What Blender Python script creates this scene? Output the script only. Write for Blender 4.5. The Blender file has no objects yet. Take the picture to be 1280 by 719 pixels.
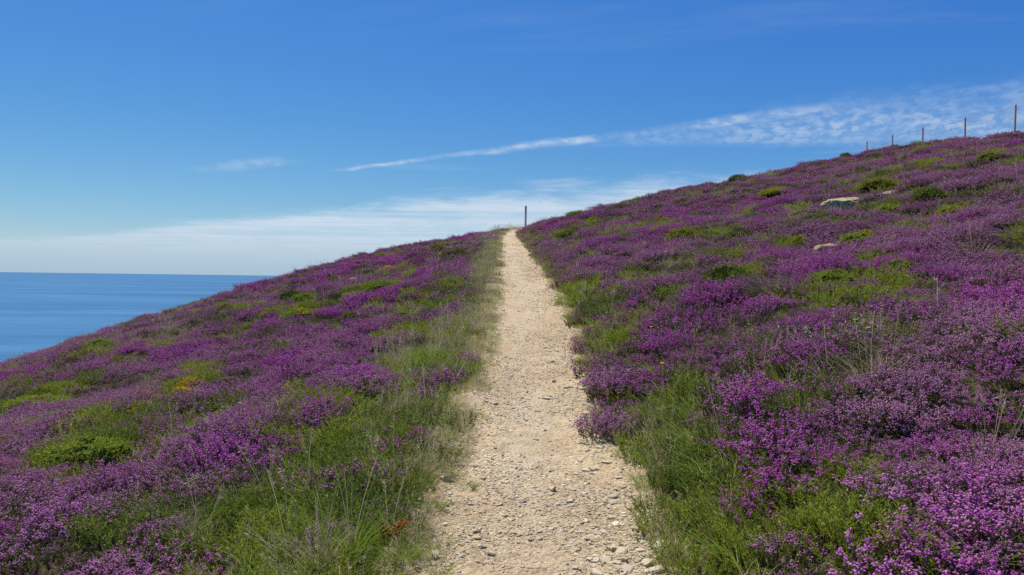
import bpy, math
import numpy as np
from mathutils import Matrix, Vector

S = bpy.context.scene
COL = S.collection
R_ = math.radians
rng = np.random.default_rng(7)

# ------------------------------------------------------------------ camera
EYE = 1.72
FPX = 950.0
PITCH, ROLL = -0.72, 0.75
cam_d = bpy.data.cameras.new('camera')
cam = bpy.data.objects.new('camera', cam_d); COL.objects.link(cam)
cam_d.sensor_width = 36.0
cam_d.lens = 36.0 * FPX / 1280.0
cam_d.clip_start = 0.05
cam_d.clip_end = 120000.0
CAM_R = Matrix.Rotation(R_(90 + PITCH), 3, 'X') @ Matrix.Rotation(R_(ROLL), 3, 'Z')
cam.matrix_world = Matrix.Translation((0, 0, EYE)) @ CAM_R.to_4x4()
S.camera = cam
CR = np.array(CAM_R)

# ------------------------------------------------------------------ sky, sun, exposure
SUN_EL, SUN_AZ = 61.0, -32.0            # azimuth from straight ahead (+Y), negative = left
SKY_S, EXPO = .105, .5
world = bpy.data.worlds.new('World'); S.world = world; world.use_nodes = True
def build_world():
    nt = world.node_tree; N, L = nt.nodes, nt.links
    N.clear()
    def nd(t, **k):
        n = N.new(t)
        for a, b in k.items(): setattr(n, a, b)
        return n
    def val(sock_or, s):
        if hasattr(sock_or, 'links') or hasattr(sock_or, 'is_linked'): L.new(sock_or, s)
        else: s.default_value = sock_or
    def mth(op, a, b=0.0, c=None, clamp=False):
        n = nd('ShaderNodeMath', operation=op, use_clamp=clamp)
        val(a, n.inputs[0]); val(b, n.inputs[1])
        if c is not None: val(c, n.inputs[2])
        return n.outputs[0]
    def sstep(x, lo, hi):
        n = nd('ShaderNodeMapRange', interpolation_type='SMOOTHSTEP')
        val(x, n.inputs[0]); val(lo, n.inputs[1]); val(hi, n.inputs[2])
        return n.outputs[0]
    out = nd('ShaderNodeOutputWorld')
    sky = nd('ShaderNodeTexSky', sky_type='NISHITA', sun_disc=False)
    sky.sun_elevation = R_(SUN_EL); sky.sun_rotation = R_(SUN_AZ)
    sky.altitude = 60; sky.air_density = 1.0; sky.dust_density = 0.35; sky.ozone_density = 2.4
    bg = nd('ShaderNodeBackground'); bg.inputs[1].default_value = SKY_S
    tc = nd('ShaderNodeTexCoord')
    sep = nd('ShaderNodeSeparateXYZ'); L.new(tc.outputs['Generated'], sep.inputs[0])
    X, Y, Z = sep.outputs
    hs = nd('ShaderNodeHueSaturation'); hs.inputs['Saturation'].default_value = 1.22
    L.new(sky.outputs[0], hs.inputs['Color'])
    # the clear deep blue of washed sea air: each channel of the sky on its own curve
    sc_ = nd('ShaderNodeSeparateColor'); cc_ = nd('ShaderNodeCombineColor'); L.new(hs.outputs[0], sc_.inputs[0])
    for k_, (g_, a_) in enumerate(((1.22, .551), (1.0, .678), (.45, .787))):
        pw = mth('POWER', mth('MULTIPLY', mth('MAXIMUM', sc_.outputs[k_], 0.0), SKY_S), g_)
        L.new(mth('MULTIPLY', pw, a_ / SKY_S / 2 ** EXPO), cc_.inputs[k_])
    L.new(cc_.outputs[0], bg.inputs[0])
    # the cirrus is laid on a flat sheet high above: (u, v) is the place on that sheet
    zz = mth('MAXIMUM', Z, 0.004)
    u = mth('DIVIDE', X, zz); v = mth('DIVIDE', Y, zz)
    def noise(scale, su, sv, ang, detail, rough, off=0.0, dist=0.0):
        cmb = nd('ShaderNodeCombineXYZ'); L.new(u, cmb.inputs[0]); L.new(v, cmb.inputs[1]); cmb.inputs[2].default_value = off
        mp = nd('ShaderNodeMapping'); mp.inputs['Rotation'].default_value = (0, 0, ang); mp.inputs['Scale'].default_value = (su, sv, 1)
        L.new(cmb.outputs[0], mp.inputs[0])
        n = nd('ShaderNodeTexNoise'); n.inputs['Scale'].default_value = scale
        n.inputs['Detail'].default_value = detail; n.inputs['Roughness'].default_value = rough; n.inputs['Distortion'].default_value = dist
        L.new(mp.outputs[0], n.inputs[0]); return n.outputs['Fac']
    # axis along the long trail: from (-1.67, 7.22) towards (1.21, 4.91)
    dx, dy = 2.885, -2.313; ln = math.hypot(dx, dy); dx /= ln; dy /= ln
    a0 = mth('ADD', mth('MULTIPLY', mth('ADD', u, 1.67), dx), mth('MULTIPLY', mth('ADD', v, -7.22), dy))   # along
    b0 = mth('ADD', mth('MULTIPLY', mth('ADD', u, 1.67), -dy), mth('MULTIPLY', mth('ADD', v, -7.22), dx))  # across
    b0 = mth('ADD', b0, mth('MULTIPLY', mth('SUBTRACT', noise(1.2, 1, .5, 0, 4, .55, 3.1), .5), .42))
    dm = nd('ShaderNodeMapping'); dm.inputs['Scale'].default_value = (1, 1, 2.1); L.new(tc.outputs['Generated'], dm.inputs[0])
    def dnoise(scale, detail, rough, dist=0.0):
        n = nd('ShaderNodeTexNoise'); n.inputs['Scale'].default_value = scale; n.inputs['Detail'].default_value = detail
        n.inputs['Roughness'].default_value = rough; n.inputs['Distortion'].default_value = dist; L.new(dm.outputs[0], n.inputs[0]); return n.outputs['Fac']
    puff = mth('MULTIPLY', sstep(dnoise(62, 5, .60, .1), .38, .62), mth('ADD', .45, mth('MULTIPLY', sstep(dnoise(13, 3, .5), .38, .60), .55)))
    gap = mth('ADD', .30, mth('MULTIPLY', sstep(noise(1.3, 1, .5, 0, 2, .5, 5.5), .36, .58), .70))
    tw = mth('ADD', .13, mth('MULTIPLY', sstep(a0, 0.5, 4.0), .10))
    core = mth('SUBTRACT', 1.0, sstep(mth('DIVIDE', mth('ABSOLUTE', b0), tw), 0.1, 1.0))
    ends = mth('MULTIPLY', sstep(a0, -0.25, 0.5), mth('SUBTRACT', 1.0, mth('MULTIPLY', sstep(a0, 3.6, 5.2), .7)))
    t1 = mth('MULTIPLY', mth('MULTIPLY', mth('MULTIPLY', core, ends), mth('ADD', .35, mth('MULTIPLY', puff, .65))), mth('MULTIPLY', gap, .9))
    gw = sstep(a0, 2.0, 5.6)
    fb = mth('DIVIDE', mth('SUBTRACT', b0, mth('MULTIPLY', gw, .98)), mth('ADD', .15, mth('MULTIPLY', gw, 1.05)))
    fld = mth('SUBTRACT', 1.0, sstep(mth('ADD', mth('ABSOLUTE', fb), mth('MULTIPLY', mth('SUBTRACT', noise(2.2, 1, .4, 0, 4, .6, 7.7), .5), 1.1)), .15, 1.15))
    t2 = mth('MULTIPLY', mth('MULTIPLY', fld, mth('MULTIPLY', sstep(a0, 2.0, 4.6), mth('SUBTRACT', 1.0, sstep(a0, 14, 26)))), mth('ADD', .14, mth('MULTIPLY', puff, .42)))
    trail = mth('MAXIMUM', t1, t2)
    # the far veil beyond the line v + .95u = 9.2
    ev = mth('ADD', mth('ADD', v, mth('MULTIPLY', u, .95)), -8.7)
    ev = mth('ADD', ev, mth('MULTIPLY', mth('SUBTRACT', noise(.42, 1.0, 1.0, -.76, 5, .6, 1.7), .5), 3.2))
    fm = nd('ShaderNodeMapping'); fm.inputs['Scale'].default_value = (1, 1, 6.5); fm.inputs['Rotation'].default_value = (0, R_(7), 0); L.new(tc.outputs['Generated'], fm.inputs[0])
    fn = nd('ShaderNodeTexNoise'); fn.inputs['Scale'].default_value = 9; fn.inputs['Detail'].default_value = 7; fn.inputs['Roughness'].default_value = .66; fn.inputs['Distortion'].default_value = .5; L.new(fm.outputs[0], fn.inputs[0])
    ev = mth('ADD', ev, mth('MULTIPLY', mth('SUBTRACT', fn.outputs['Fac'], .5), 3.6))
    vedge = mth('MULTIPLY', sstep(ev, -0.6, 1.8), mth('ADD', .72, mth('MULTIPLY', sstep(fn.outputs['Fac'], .36, .62), .36)))
    vst = noise(.55, .25, 1.3, .70, 6, .6, 4.4, .4)
    veil = mth('MULTIPLY', vedge, mth('ADD', .56, mth('MULTIPLY', sstep(vst, .32, .66), .36)))
    # thin scattered wisps over the whole sheet
    wi = mth('MULTIPLY', sstep(noise(.33, .45, 1.6, .46, 6, .62, 12.2, .6), .60, .82), .16)
    fw = mth('MULTIPLY', mth('SUBTRACT', 1.0, sstep(mth('ABSOLUTE', mth('ADD', b0, .73)), .05, .30)), mth('MULTIPLY', sstep(a0, -1.5, -.6), mth('SUBTRACT', 1.0, sstep(a0, -.3, .5))))
    fw = mth('MULTIPLY', fw, mth('ADD', .08, mth('MULTIPLY', puff, .22)))
    tot = mth('MAXIMUM', mth('MAXIMUM', trail, veil), mth('MAXIMUM', wi, fw))
    tot = mth('MULTIPLY', tot, sstep(Z, -0.002, 0.05))
    tot = mth('ADD', tot, mth('MULTIPLY', mth('SUBTRACT', 1.0, sstep(Z, 0.0, 0.06)), .75), clamp=True)   # pale sea air low down
    cb = nd('ShaderNodeBackground'); cb.inputs[0].default_value = (.59, .70, .82, 1); cb.inputs[1].default_value = 1.0 / 2 ** EXPO
    cm = nd('ShaderNodeMix'); cm.data_type = 'RGBA'; L.new(sstep(Z, 0.0, 0.06), cm.inputs[0])
    cm.inputs[6].default_value = (.40, .56, .69, 1); cm.inputs[7].default_value = (.61, .72, .84, 1); L.new(cm.outputs[2], cb.inputs[0])
    mx = nd('ShaderNodeMixShader')
    L.new(tot, mx.inputs[0]); L.new(bg.outputs[0], mx.inputs[1]); L.new(cb.outputs[0], mx.inputs[2])
    L.new(mx.outputs[0], out.inputs[0])
build_world()

sun_d = bpy.data.lights.new('sun', 'SUN'); sun_d.energy = 5.0; sun_d.angle = R_(0.53); sun_d.color = (1.0, .955, .88)
sun = bpy.data.objects.new('sun', sun_d); COL.objects.link(sun)
ts = Vector((math.sin(R_(SUN_AZ)) * math.cos(R_(SUN_EL)), math.cos(R_(SUN_AZ)) * math.cos(R_(SUN_EL)), math.sin(R_(SUN_EL))))
sun.rotation_euler = ts.to_track_quat('Z', 'Y').to_euler(); sun.location = (-20, 20, 40)

vs = S.view_settings
vs.view_transform = 'Standard'; vs.look = 'None'; vs.gamma = 1.0; vs.exposure = EXPO; vs.use_curve_mapping = False
S.cycles.use_denoising = False
S.cycles.max_bounces = 6; S.cycles.diffuse_bounces = 3; S.cycles.transmission_bounces = 4; S.cycles.glossy_bounces = 2
S.cycles.sample_clamp_indirect = 6.0
S.cycles.use_adaptive_sampling = False

# ------------------------------------------------------------------ numeric helpers
def _hash(ix, iy, seed):
    h = (ix.astype(np.int64) * 374761393 + iy.astype(np.int64) * 668265263 + seed * 974634777) & 0xFFFFFFFF
    h = ((h ^ (h >> 13)) * 1274126177) & 0xFFFFFFFF
    return ((h ^ (h >> 16)) & 0xFFFFFF) / float(0xFFFFFF)
def vnoise(x, y, seed=0):
    x = np.asarray(x, float); y = np.asarray(y, float)
    ix = np.floor(x); iy = np.floor(y); fx = x - ix; fy = y - iy
    fx = fx * fx * fx * (fx * (fx * 6 - 15) + 10); fy = fy * fy * fy * (fy * (fy * 6 - 15) + 10)
    a = _hash(ix, iy, seed); b = _hash(ix + 1, iy, seed); c = _hash(ix, iy + 1, seed); d = _hash(ix + 1, iy + 1, seed)
    return (a + (b - a) * fx) * (1 - fy) + (c + (d - c) * fx) * fy
def fbm(x, y, seed=0, octv=4, rough=.5):
    s = 0; amp = 1; tot = 0; c, sn = math.cos(.6), math.sin(.6)
    for o in range(octv):
        s = s + amp * vnoise(x, y, seed + o * 17); tot += amp; amp *= rough
        x, y = (x * c - y * sn) * 2.03 + 5.2, (x * sn + y * c) * 2.03 - 3.7
    return s / tot                                                      # 0..1, mean .5
def sst(x, lo, hi):
    t = np.clip((np.asarray(x, float) - lo) / (hi - lo), 0, 1); return t * t * (3 - 2 * t)
def spline(xs, ys, n=2400):
    """Cubic (Catmull-Rom like) sampled to a dense table, then linear lookups."""
    xs = np.array(xs, float); ys = np.array(ys, float)
    m = np.gradient(ys, xs); X = np.linspace(xs[0], xs[-1], n)
    k = np.clip(np.searchsorted(xs, X) - 1, 0, len(xs) - 2); h = xs[k + 1] - xs[k]; t = (X - xs[k]) / h
    Yv = (2*t**3 - 3*t**2 + 1) * ys[k] + (t**3 - 2*t**2 + t) * h * m[k] + (-2*t**3 + 3*t**2) * ys[k+1] + (t**3 - t**2) * h * m[k+1]
    return lambda q: np.interp(q, X, Yv)

# the lie of the land: the path climbs along +Y, the hill falls to the sea on -X and climbs on +X
path_z = spline([-30, -8, 0, 4, 7.4, 12, 16.3, 25, 35, 43, 48, 53, 58, 66, 80, 110, 200],
                [-1.9, -.45, .0, .25, .53, 1.04, 1.55, 2.42, 3.42, 4.25, 4.82, 5.12, 5.0, 4.1, 1.4, -6, -40])
path_x = spline([-30, 0, 4, 7.4, 12, 16.3, 25, 35, 43, 46, 48, 50, 54, 62, 80, 200], [.1, .15, .19, .235, .31, .28, .14, -.10, .02, .35, .95, 2.0, 5.2, 12, 26, 70])
path_w = spline([-30, 3, 4, 6, 9, 12, 16, 25, 32, 38, 43, 48, 60, 200], [.62, .62, .62, .60, .60, .60, .60, .58, .54, .48, .42, .40, .4, .4])
def height(x, y, bumps=True):
    x = np.asarray(x, float); y = np.asarray(y, float)
    d = x - path_x(y); w = path_w(y)
    a = np.abs(d); off = np.maximum(a - w - .05, 0)
    z = path_z(y).copy()
    lf = d < 0
    left = -(.182 * off + .0046 * off**2) + .10 * sst(off, 0, .5) * np.exp(-off / 2.5)
    left = np.where(off > 38, -(.182*38 + .0046*38**2) - .53 * (off - 38) - .006 * np.maximum(off - 55, 0)**2, left)
    right = .22 * (1 - np.exp(-off / .6)) + .232 * np.minimum(off, 13) + .232 * 18 * (1 - np.exp(-np.maximum(off - 13, 0) / 18.0))
    right = right - .009 * np.clip(off - 25, 0, 14)**2
    z = z + np.where(lf, left, right)
    if bumps:
        k = sst(off, .1, 1.6)
        far = np.clip(y / 30, .5, 1.25)
        z = z + k * ((fbm(x * .09, y * .09, 3, 3) - .5) * .9 * far + (fbm(x * .42, y * .30, 5, 3) - .5) * .62 * far + (fbm(x * 1.25, y * 1.05, 8, 2) - .5) * .34)
    return np.maximum(z, -70)
def project(P):
    q = (np.asarray(P, float) - np.array([0, 0, EYE])) @ CR
    return 640 + FPX * q[..., 0] / -q[..., 2], 359.5 - FPX * q[..., 1] / -q[..., 2], -q[..., 2]
_T = np.concatenate([np.arange(1.5, 20, .02), np.arange(20, 110, .06)])
def at(px, py):
    """The first point of the hillside seen at a place in the photograph."""
    v = CR @ np.array([(px - 640) / FPX, -(py - 359.5) / FPX, -1.0])
    pts = np.array([0, 0, EYE]) + _T[:, None] * v
    g = height(pts[:, 0], pts[:, 1])
    hit = np.nonzero(pts[:, 2] < g)[0]
    if len(hit) == 0:                               # grazes past the skyline: the nearest approach
        i = int(np.argmin(pts[:, 2] - g))
    else: i = int(hit[0])
    p = pts[i].copy(); p[2] = g[i]
    return p, _T[i]


# ================ structure
# ------------------------------------------------------------------ materials
def mat(name):
    m = bpy.data.materials.new(name); m.use_nodes = True
    nt = m.node_tree; nt.nodes.clear(); return m, nt.nodes, nt.links
def rgb(c): return (c[0], c[1], c[2], 1.0)
def ramp(N, pts, interp='LINEAR'):
    r = N.new('ShaderNodeValToRGB'); e = r.color_ramp.elements; r.color_ramp.interpolation = interp
    while len(e) < len(pts): e.new(.5)
    for k, (p, c) in enumerate(pts): e[k].position = p; e[k].color = rgb(c)
    return r
def mixc(N, L, f, a, b, bt='MIX'):
    n = N.new('ShaderNodeMix'); n.data_type = 'RGBA'; n.blend_type = bt
    for v, i in ((f, 0), (a, 6), (b, 7)):
        if hasattr(v, 'is_linked'): L.new(v, n.inputs[i])
        elif i == 0: n.inputs[0].default_value = v
        else: n.inputs[i].default_value = rgb(v)
    return n.outputs[2]
def noise_tex(N, L, vec, scale, detail=4, rough=.55, dist=0.0):
    n = N.new('ShaderNodeTexNoise'); n.inputs['Scale'].default_value = scale; n.inputs['Detail'].default_value = detail
    n.inputs['Roughness'].default_value = rough; n.inputs['Distortion'].default_value = dist
    if vec is not None: L.new(vec, n.inputs['Vector'])
    return n

def plant_mat(name, stops, transl=.35, gloss=.06, rough=.5, tint=None, objcol=False):
    """Leaf or petal: colour picked per instance, light passes through."""
    m, N, L = mat(name)
    out = N.new('ShaderNodeOutputMaterial')
    oi = N.new('ShaderNodeObjectInfo')
    geo = N.new('ShaderNodeNewGeometry')
    ad = N.new('ShaderNodeMath'); ad.operation = 'MULTIPLY_ADD'; L.new(geo.outputs['Random Per Island'], ad.inputs[0]); ad.inputs[1].default_value = .62
    ms = N.new('ShaderNodeMath'); ms.operation = 'MULTIPLY'; L.new(oi.outputs['Random'], ms.inputs[0]); ms.inputs[1].default_value = .38
    L.new(ms.outputs[0], ad.inputs[2])
    r = ramp(N, stops); L.new(ad.outputs[0], r.inputs[0]); c = r.outputs[0]
    if tint:
        r2 = ramp(N, tint); L.new(ad.outputs[0], r2.inputs[0])
        at_ = N.new('ShaderNodeAttribute'); at_.attribute_type = 'INSTANCER'; at_.attribute_name = 'tint'
        c = mixc(N, L, at_.outputs['Fac'], r2.outputs[0], c)
    if objcol: c = mixc(N, L, 1.0, c, oi.outputs['Color'], 'MULTIPLY')
    df = N.new('ShaderNodeBsdfDiffuse'); L.new(c, df.inputs[0])
    tr = N.new('ShaderNodeBsdfTranslucent'); L.new(c, tr.inputs[0])
    m1 = N.new('ShaderNodeMixShader'); m1.inputs[0].default_value = transl; L.new(df.outputs[0], m1.inputs[1]); L.new(tr.outputs[0], m1.inputs[2])
    gl = N.new('ShaderNodeBsdfGlossy'); gl.inputs['Roughness'].default_value = rough; gl.inputs[0].default_value = (1, 1, 1, 1)
    m2 = N.new('ShaderNodeMixShader'); m2.inputs[0].default_value = gloss; L.new(m1.outputs[0], m2.inputs[1]); L.new(gl.outputs[0], m2.inputs[2])
    L.new(m2.outputs[0], out.inputs[0]); return m

M = {}
M['petal'] = plant_mat('heather_petal', [(0, (.42, .075, .33)), (.45, (.535, .13, .45)), (.8, (.61, .23, .55)), (1, (.68, .40, .59))], .38, .0,
                       tint=[(0, (.37, .12, .24)), (.4, (.50, .22, .39)), (.75, (.59, .35, .50)), (1, (.45, .28, .21))])
M['heath_leaf'] = plant_mat('heather_leaf', [(0, (.052, .055, .016)), (.5, (.095, .105, .026)), (.8, (.14, .155, .036)), (1, (.23, .16, .085))], .30, .03)
M['stem'] = plant_mat('woody_stem', [(0, (.05, .032, .020)), (1, (.14, .095, .055))], .0, .0)
M['gorse_leaf'] = plant_mat('gorse_leaf', [(0, (.055, .085, .012)), (.5, (.135, .19, .022)), (.9, (.20, .25, .04)), (1, (.28, .25, .09))], .42, .02, objcol=True,
                            tint=[(0, (.135, .165, .012)), (.5, (.235, .285, .022)), (.9, (.33, .37, .040)), (1, (.38, .34, .08))])
M['blossom'] = plant_mat('gorse_blossom', [(0, (.72, .38, .015)), (.6, (.80, .50, .03)), (1, (.76, .26, .02))], .35, .0)
M['grass'] = plant_mat('grass_blade', [(0, (.125, .19, .018)), (.6, (.225, .31, .036)), (.9, (.33, .37, .08)), (1, (.50, .43, .22))], .42, .01, .5)
M['straw'] = plant_mat('straw_blade', [(0, (.22, .17, .08)), (.5, (.40, .33, .175)), (.85, (.56, .48, .30)), (1, (.19, .21, .07))], .32, .04)
M['dead'] = plant_mat('dead_twig', [(0, (.10, .085, .065)), (.6, (.22, .19, .15)), (1, (.34, .31, .26))], .1, .0)
M['fern'] = plant_mat('dead_fern', [(0, (.22, .085, .02)), (.6, (.36, .16, .04)), (1, (.42, .24, .08))], .35, .0)
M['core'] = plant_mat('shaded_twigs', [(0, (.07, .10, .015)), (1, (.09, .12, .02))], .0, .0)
M['yellow'] = plant_mat('yellow_petal', [(0, (.80, .58, .02)), (1, (.88, .68, .05))], .25, .0)

def ground_mat():
    m, N, L = mat('heath_soil'); out = N.new('ShaderNodeOutputMaterial'); b = N.new('ShaderNodeBsdfPrincipled')
    tc = N.new('ShaderNodeTexCoord')
    n1 = noise_tex(N, L, tc.outputs['Object'], 1.3, 6, .6); n2 = noise_tex(N, L, tc.outputs['Object'], 22, 5, .65)
    r1 = ramp(N, [(.3, (.050, .040, .020)), (.5, (.075, .070, .030)), (.7, (.060, .080, .022))]); L.new(n1.outputs['Fac'], r1.inputs[0])
    r2 = ramp(N, [(.3, (.35, .33, .3)), (.7, (1.3, 1.2, 1.1))]); L.new(n2.outputs['Fac'], r2.inputs[0])
    L.new(mixc(N, L, 1.0, r1.outputs[0], r2.outputs[0], 'MULTIPLY'), b.inputs['Base Color'])
    b.inputs['Roughness'].default_value = .95; b.inputs['Specular IOR Level'].default_value = .1
    bp = N.new('ShaderNodeBump'); bp.inputs['Strength'].default_value = .8; bp.inputs['Distance'].default_value = .04
    L.new(n2.outputs['Fac'], bp.inputs['Height']); L.new(bp.outputs[0], b.inputs['Normal'])
    L.new(b.outputs[0], out.inputs[0]); return m
M['soil'] = ground_mat()

def path_mat():
    m, N, L = mat('gravel_path'); out = N.new('ShaderNodeOutputMaterial'); b = N.new('ShaderNodeBsdfPrincipled')
    tc = N.new('ShaderNodeTexCoord'); P = tc.outputs['Object']
    big = noise_tex(N, L, P, .9, 5, .6); mid = noise_tex(N, L, P, 9, 5, .65); fine = noise_tex(N, L, P, 120, 4, .7)
    base = ramp(N, [(.30, (.335, .25, .148)), (.48, (.43, .345, .222)), (.66, (.48, .405, .275))]); L.new(big.outputs['Fac'], base.inputs[0])
    midr = ramp(N, [(.3, (.78, .72, .66)), (.7, (1.14, 1.13, 1.10))]); L.new(mid.outputs['Fac'], midr.inputs[0])
    c = mixc(N, L, 1.0, base.outputs[0], midr.outputs[0], 'MULTIPLY')
    vo = N.new('ShaderNodeTexVoronoi'); vo.inputs['Scale'].default_value = 48; vo.inputs['Randomness'].default_value = 1
    wv = N.new('ShaderNodeVectorMath'); wv.operation = 'MULTIPLY_ADD'; wv.inputs[1].default_value = (.02, .02, .02)
    L.new(mid.outputs['Color'], wv.inputs[0]); L.new(P, wv.inputs[2]); L.new(wv.outputs[0], vo.inputs['Vector'])
    sp = N.new('ShaderNodeSeparateColor'); L.new(vo.outputs['Color'], sp.inputs[0])
    vr = ramp(N, [(0, (.72, .68, .62)), (.5, (.98, .97, .95)), (.88, (1.15, 1.15, 1.15)), (1, (1.45, 1.45, 1.42))]); L.new(sp.outputs[0], vr.inputs[0])
    gm = N.new('ShaderNodeMapRange'); L.new(big.outputs['Fac'], gm.inputs[0]); gm.inputs[1].default_value = .3; gm.inputs[2].default_value = .6; gm.inputs[3].default_value = .25; gm.inputs[4].default_value = .9
    c = mixc(N, L, gm.outputs[0], c, mixc(N, L, 1.0, c, vr.outputs[0], 'MULTIPLY'))
    fr = ramp(N, [(.35, (.80, .77, .73)), (.65, (1.16, 1.16, 1.15))]); L.new(fine.outputs['Fac'], fr.inputs[0])
    c = mixc(N, L, 1.0, c, fr.outputs[0], 'MULTIPLY')
    aw = N.new('ShaderNodeAttribute'); aw.attribute_name = 'worn'
    c = mixc(N, L, aw.outputs['Fac'], c, (.45, .37, .25))
    at_ = N.new('ShaderNodeAttribute'); at_.attribute_name = 'edge'
    c = mixc(N, L, at_.outputs['Fac'], c, (.20, .145, .080))
    L.new(c, b.inputs['Base Color']); b.inputs['Roughness'].default_value = .92; b.inputs['Specular IOR Level'].default_value = .2
    h1 = N.new('ShaderNodeMath'); h1.operation = 'MULTIPLY_ADD'; L.new(vo.outputs['Distance'], h1.inputs[0]); h1.inputs[1].default_value = -1.3; L.new(fine.outputs['Fac'], h1.inputs[2])
    bp = N.new('ShaderNodeBump'); bp.inputs['Strength'].default_value = .9; bp.inputs['Distance'].default_value = .010
    L.new(h1.outputs[0], bp.inputs['Height']); L.new(bp.outputs[0], b.inputs['Normal'])
    L.new(b.outputs[0], out.inputs[0]); return m
M['path'] = path_mat()

def stone_mat(name, stops, lichen=None, sc=14.0):
    m, N, L = mat(name); out = N.new('ShaderNodeOutputMaterial'); b = N.new('ShaderNodeBsdfPrincipled')
    oi = N.new('ShaderNodeObjectInfo'); tc = N.new('ShaderNodeTexCoord')
    r = ramp(N, stops); L.new(oi.outputs['Random'], r.inputs[0]); c = r.outputs[0]
    n1 = noise_tex(N, L, tc.outputs['Object'], sc, 6, .65)
    r2 = ramp(N, [(.3, (.70, .68, .64)), (.7, (1.2, 1.2, 1.2))]); L.new(n1.outputs['Fac'], r2.inputs[0])
    c = mixc(N, L, 1.0, c, r2.outputs[0], 'MULTIPLY')
    if lichen:
        for k, (colr, s_, lo, hi) in enumerate(lichen):
            n2 = noise_tex(N, L, tc.outputs['Object'], s_, 6, .6, .5)
            mr = N.new('ShaderNodeMapRange'); L.new(n2.outputs['Fac'], mr.inputs[0]); mr.inputs[1].default_value = lo; mr.inputs[2].default_value = hi
            c = mixc(N, L, mr.outputs[0], c, colr)
    L.new(c, b.inputs['Base Color']); b.inputs['Roughness'].default_value = .95; b.inputs['Specular IOR Level'].default_value = .08
    bp = N.new('ShaderNodeBump'); bp.inputs['Strength'].default_value = .6; bp.inputs['Distance'].default_value = .1 / sc
    L.new(n1.outputs['Fac'], bp.inputs['Height']); L.new(bp.outputs[0], b.inputs['Normal'])
    L.new(b.outputs[0], out.inputs[0]); return m
M['stone'] = stone_mat('path_stone', [(0, (.34, .265, .165)), (.3, (.42, .345, .225)), (.6, (.47, .40, .275)), (.85, (.43, .38, .28)), (1, (.60, .53, .40))], None, 40)
M['white_stone'] = stone_mat('pale_stone', [(0, (.52, .49, .43)), (1, (.6, .57, .5))], None, 20)
M['tan_stone'] = stone_mat('tan_stone', [(0, (.32, .29, .21)), (1, (.36, .33, .25))], [((.20, .19, .09), 5.0, .5, .6)], 12)
M['lichen_rock'] = stone_mat('lichen_rock', [(0, (.32, .33, .20)), (1, (.35, .36, .22))],
                             [((.28, .27, .09), 1.6, .42, .54), ((.42, .36, .18), 3.1, .55, .64), ((.50, .51, .44), 5.5, .64, .69), ((.10, .11, .05), 6.5, .62, .70), ((.28, .21, .10), 2.2, .58, .68)], 7)
M['mossy_rock'] = stone_mat('mossy_rock', [(0, (.34, .27, .14)), (1, (.38, .30, .16))],
                            [((.20, .22, .05), 2.4, .46, .58), ((.44, .37, .22), 4.0, .57, .66)], 9)

def wood_mat(name, a, b_):
    m, N, L = mat(name); out = N.new('ShaderNodeOutputMaterial'); b = N.new('ShaderNodeBsdfPrincipled')
    tc = N.new('ShaderNodeTexCoord'); mp = N.new('ShaderNodeMapping'); mp.inputs['Scale'].default_value = (60, 60, 3)
    L.new(tc.outputs['Object'], mp.inputs[0]); n = noise_tex(N, L, mp.outputs[0], 1, 5, .6)
    r = ramp(N, [(.3, a), (.7, b_)]); L.new(n.outputs['Fac'], r.inputs[0]); L.new(r.outputs[0], b.inputs['Base Color'])
    b.inputs['Roughness'].default_value = .9
    bp = N.new('ShaderNodeBump'); bp.inputs['Strength'].default_value = .5; bp.inputs['Distance'].default_value = .01
    L.new(n.outputs['Fac'], bp.inputs['Height']); L.new(bp.outputs[0], b.inputs['Normal'])
    L.new(b.outputs[0], out.inputs[0]); return m
M['wood'] = wood_mat('weathered_wood', (.44, .43, .40), (.62, .61, .57))
M['pale_wood'] = wood_mat('pale_post_wood', (.50, .48, .42), (.68, .66, .60))
m, N, L = mat('galvanised_wire'); o = N.new('ShaderNodeOutputMaterial'); b = N.new('ShaderNodeBsdfPrincipled')
b.inputs['Base Color'].default_value = (.22, .22, .22, 1); b.inputs['Roughness'].default_value = .6; b.inputs['Metallic'].default_value = .4; L.new(b.outputs[0], o.inputs[0]); M['wire'] = m

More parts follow.
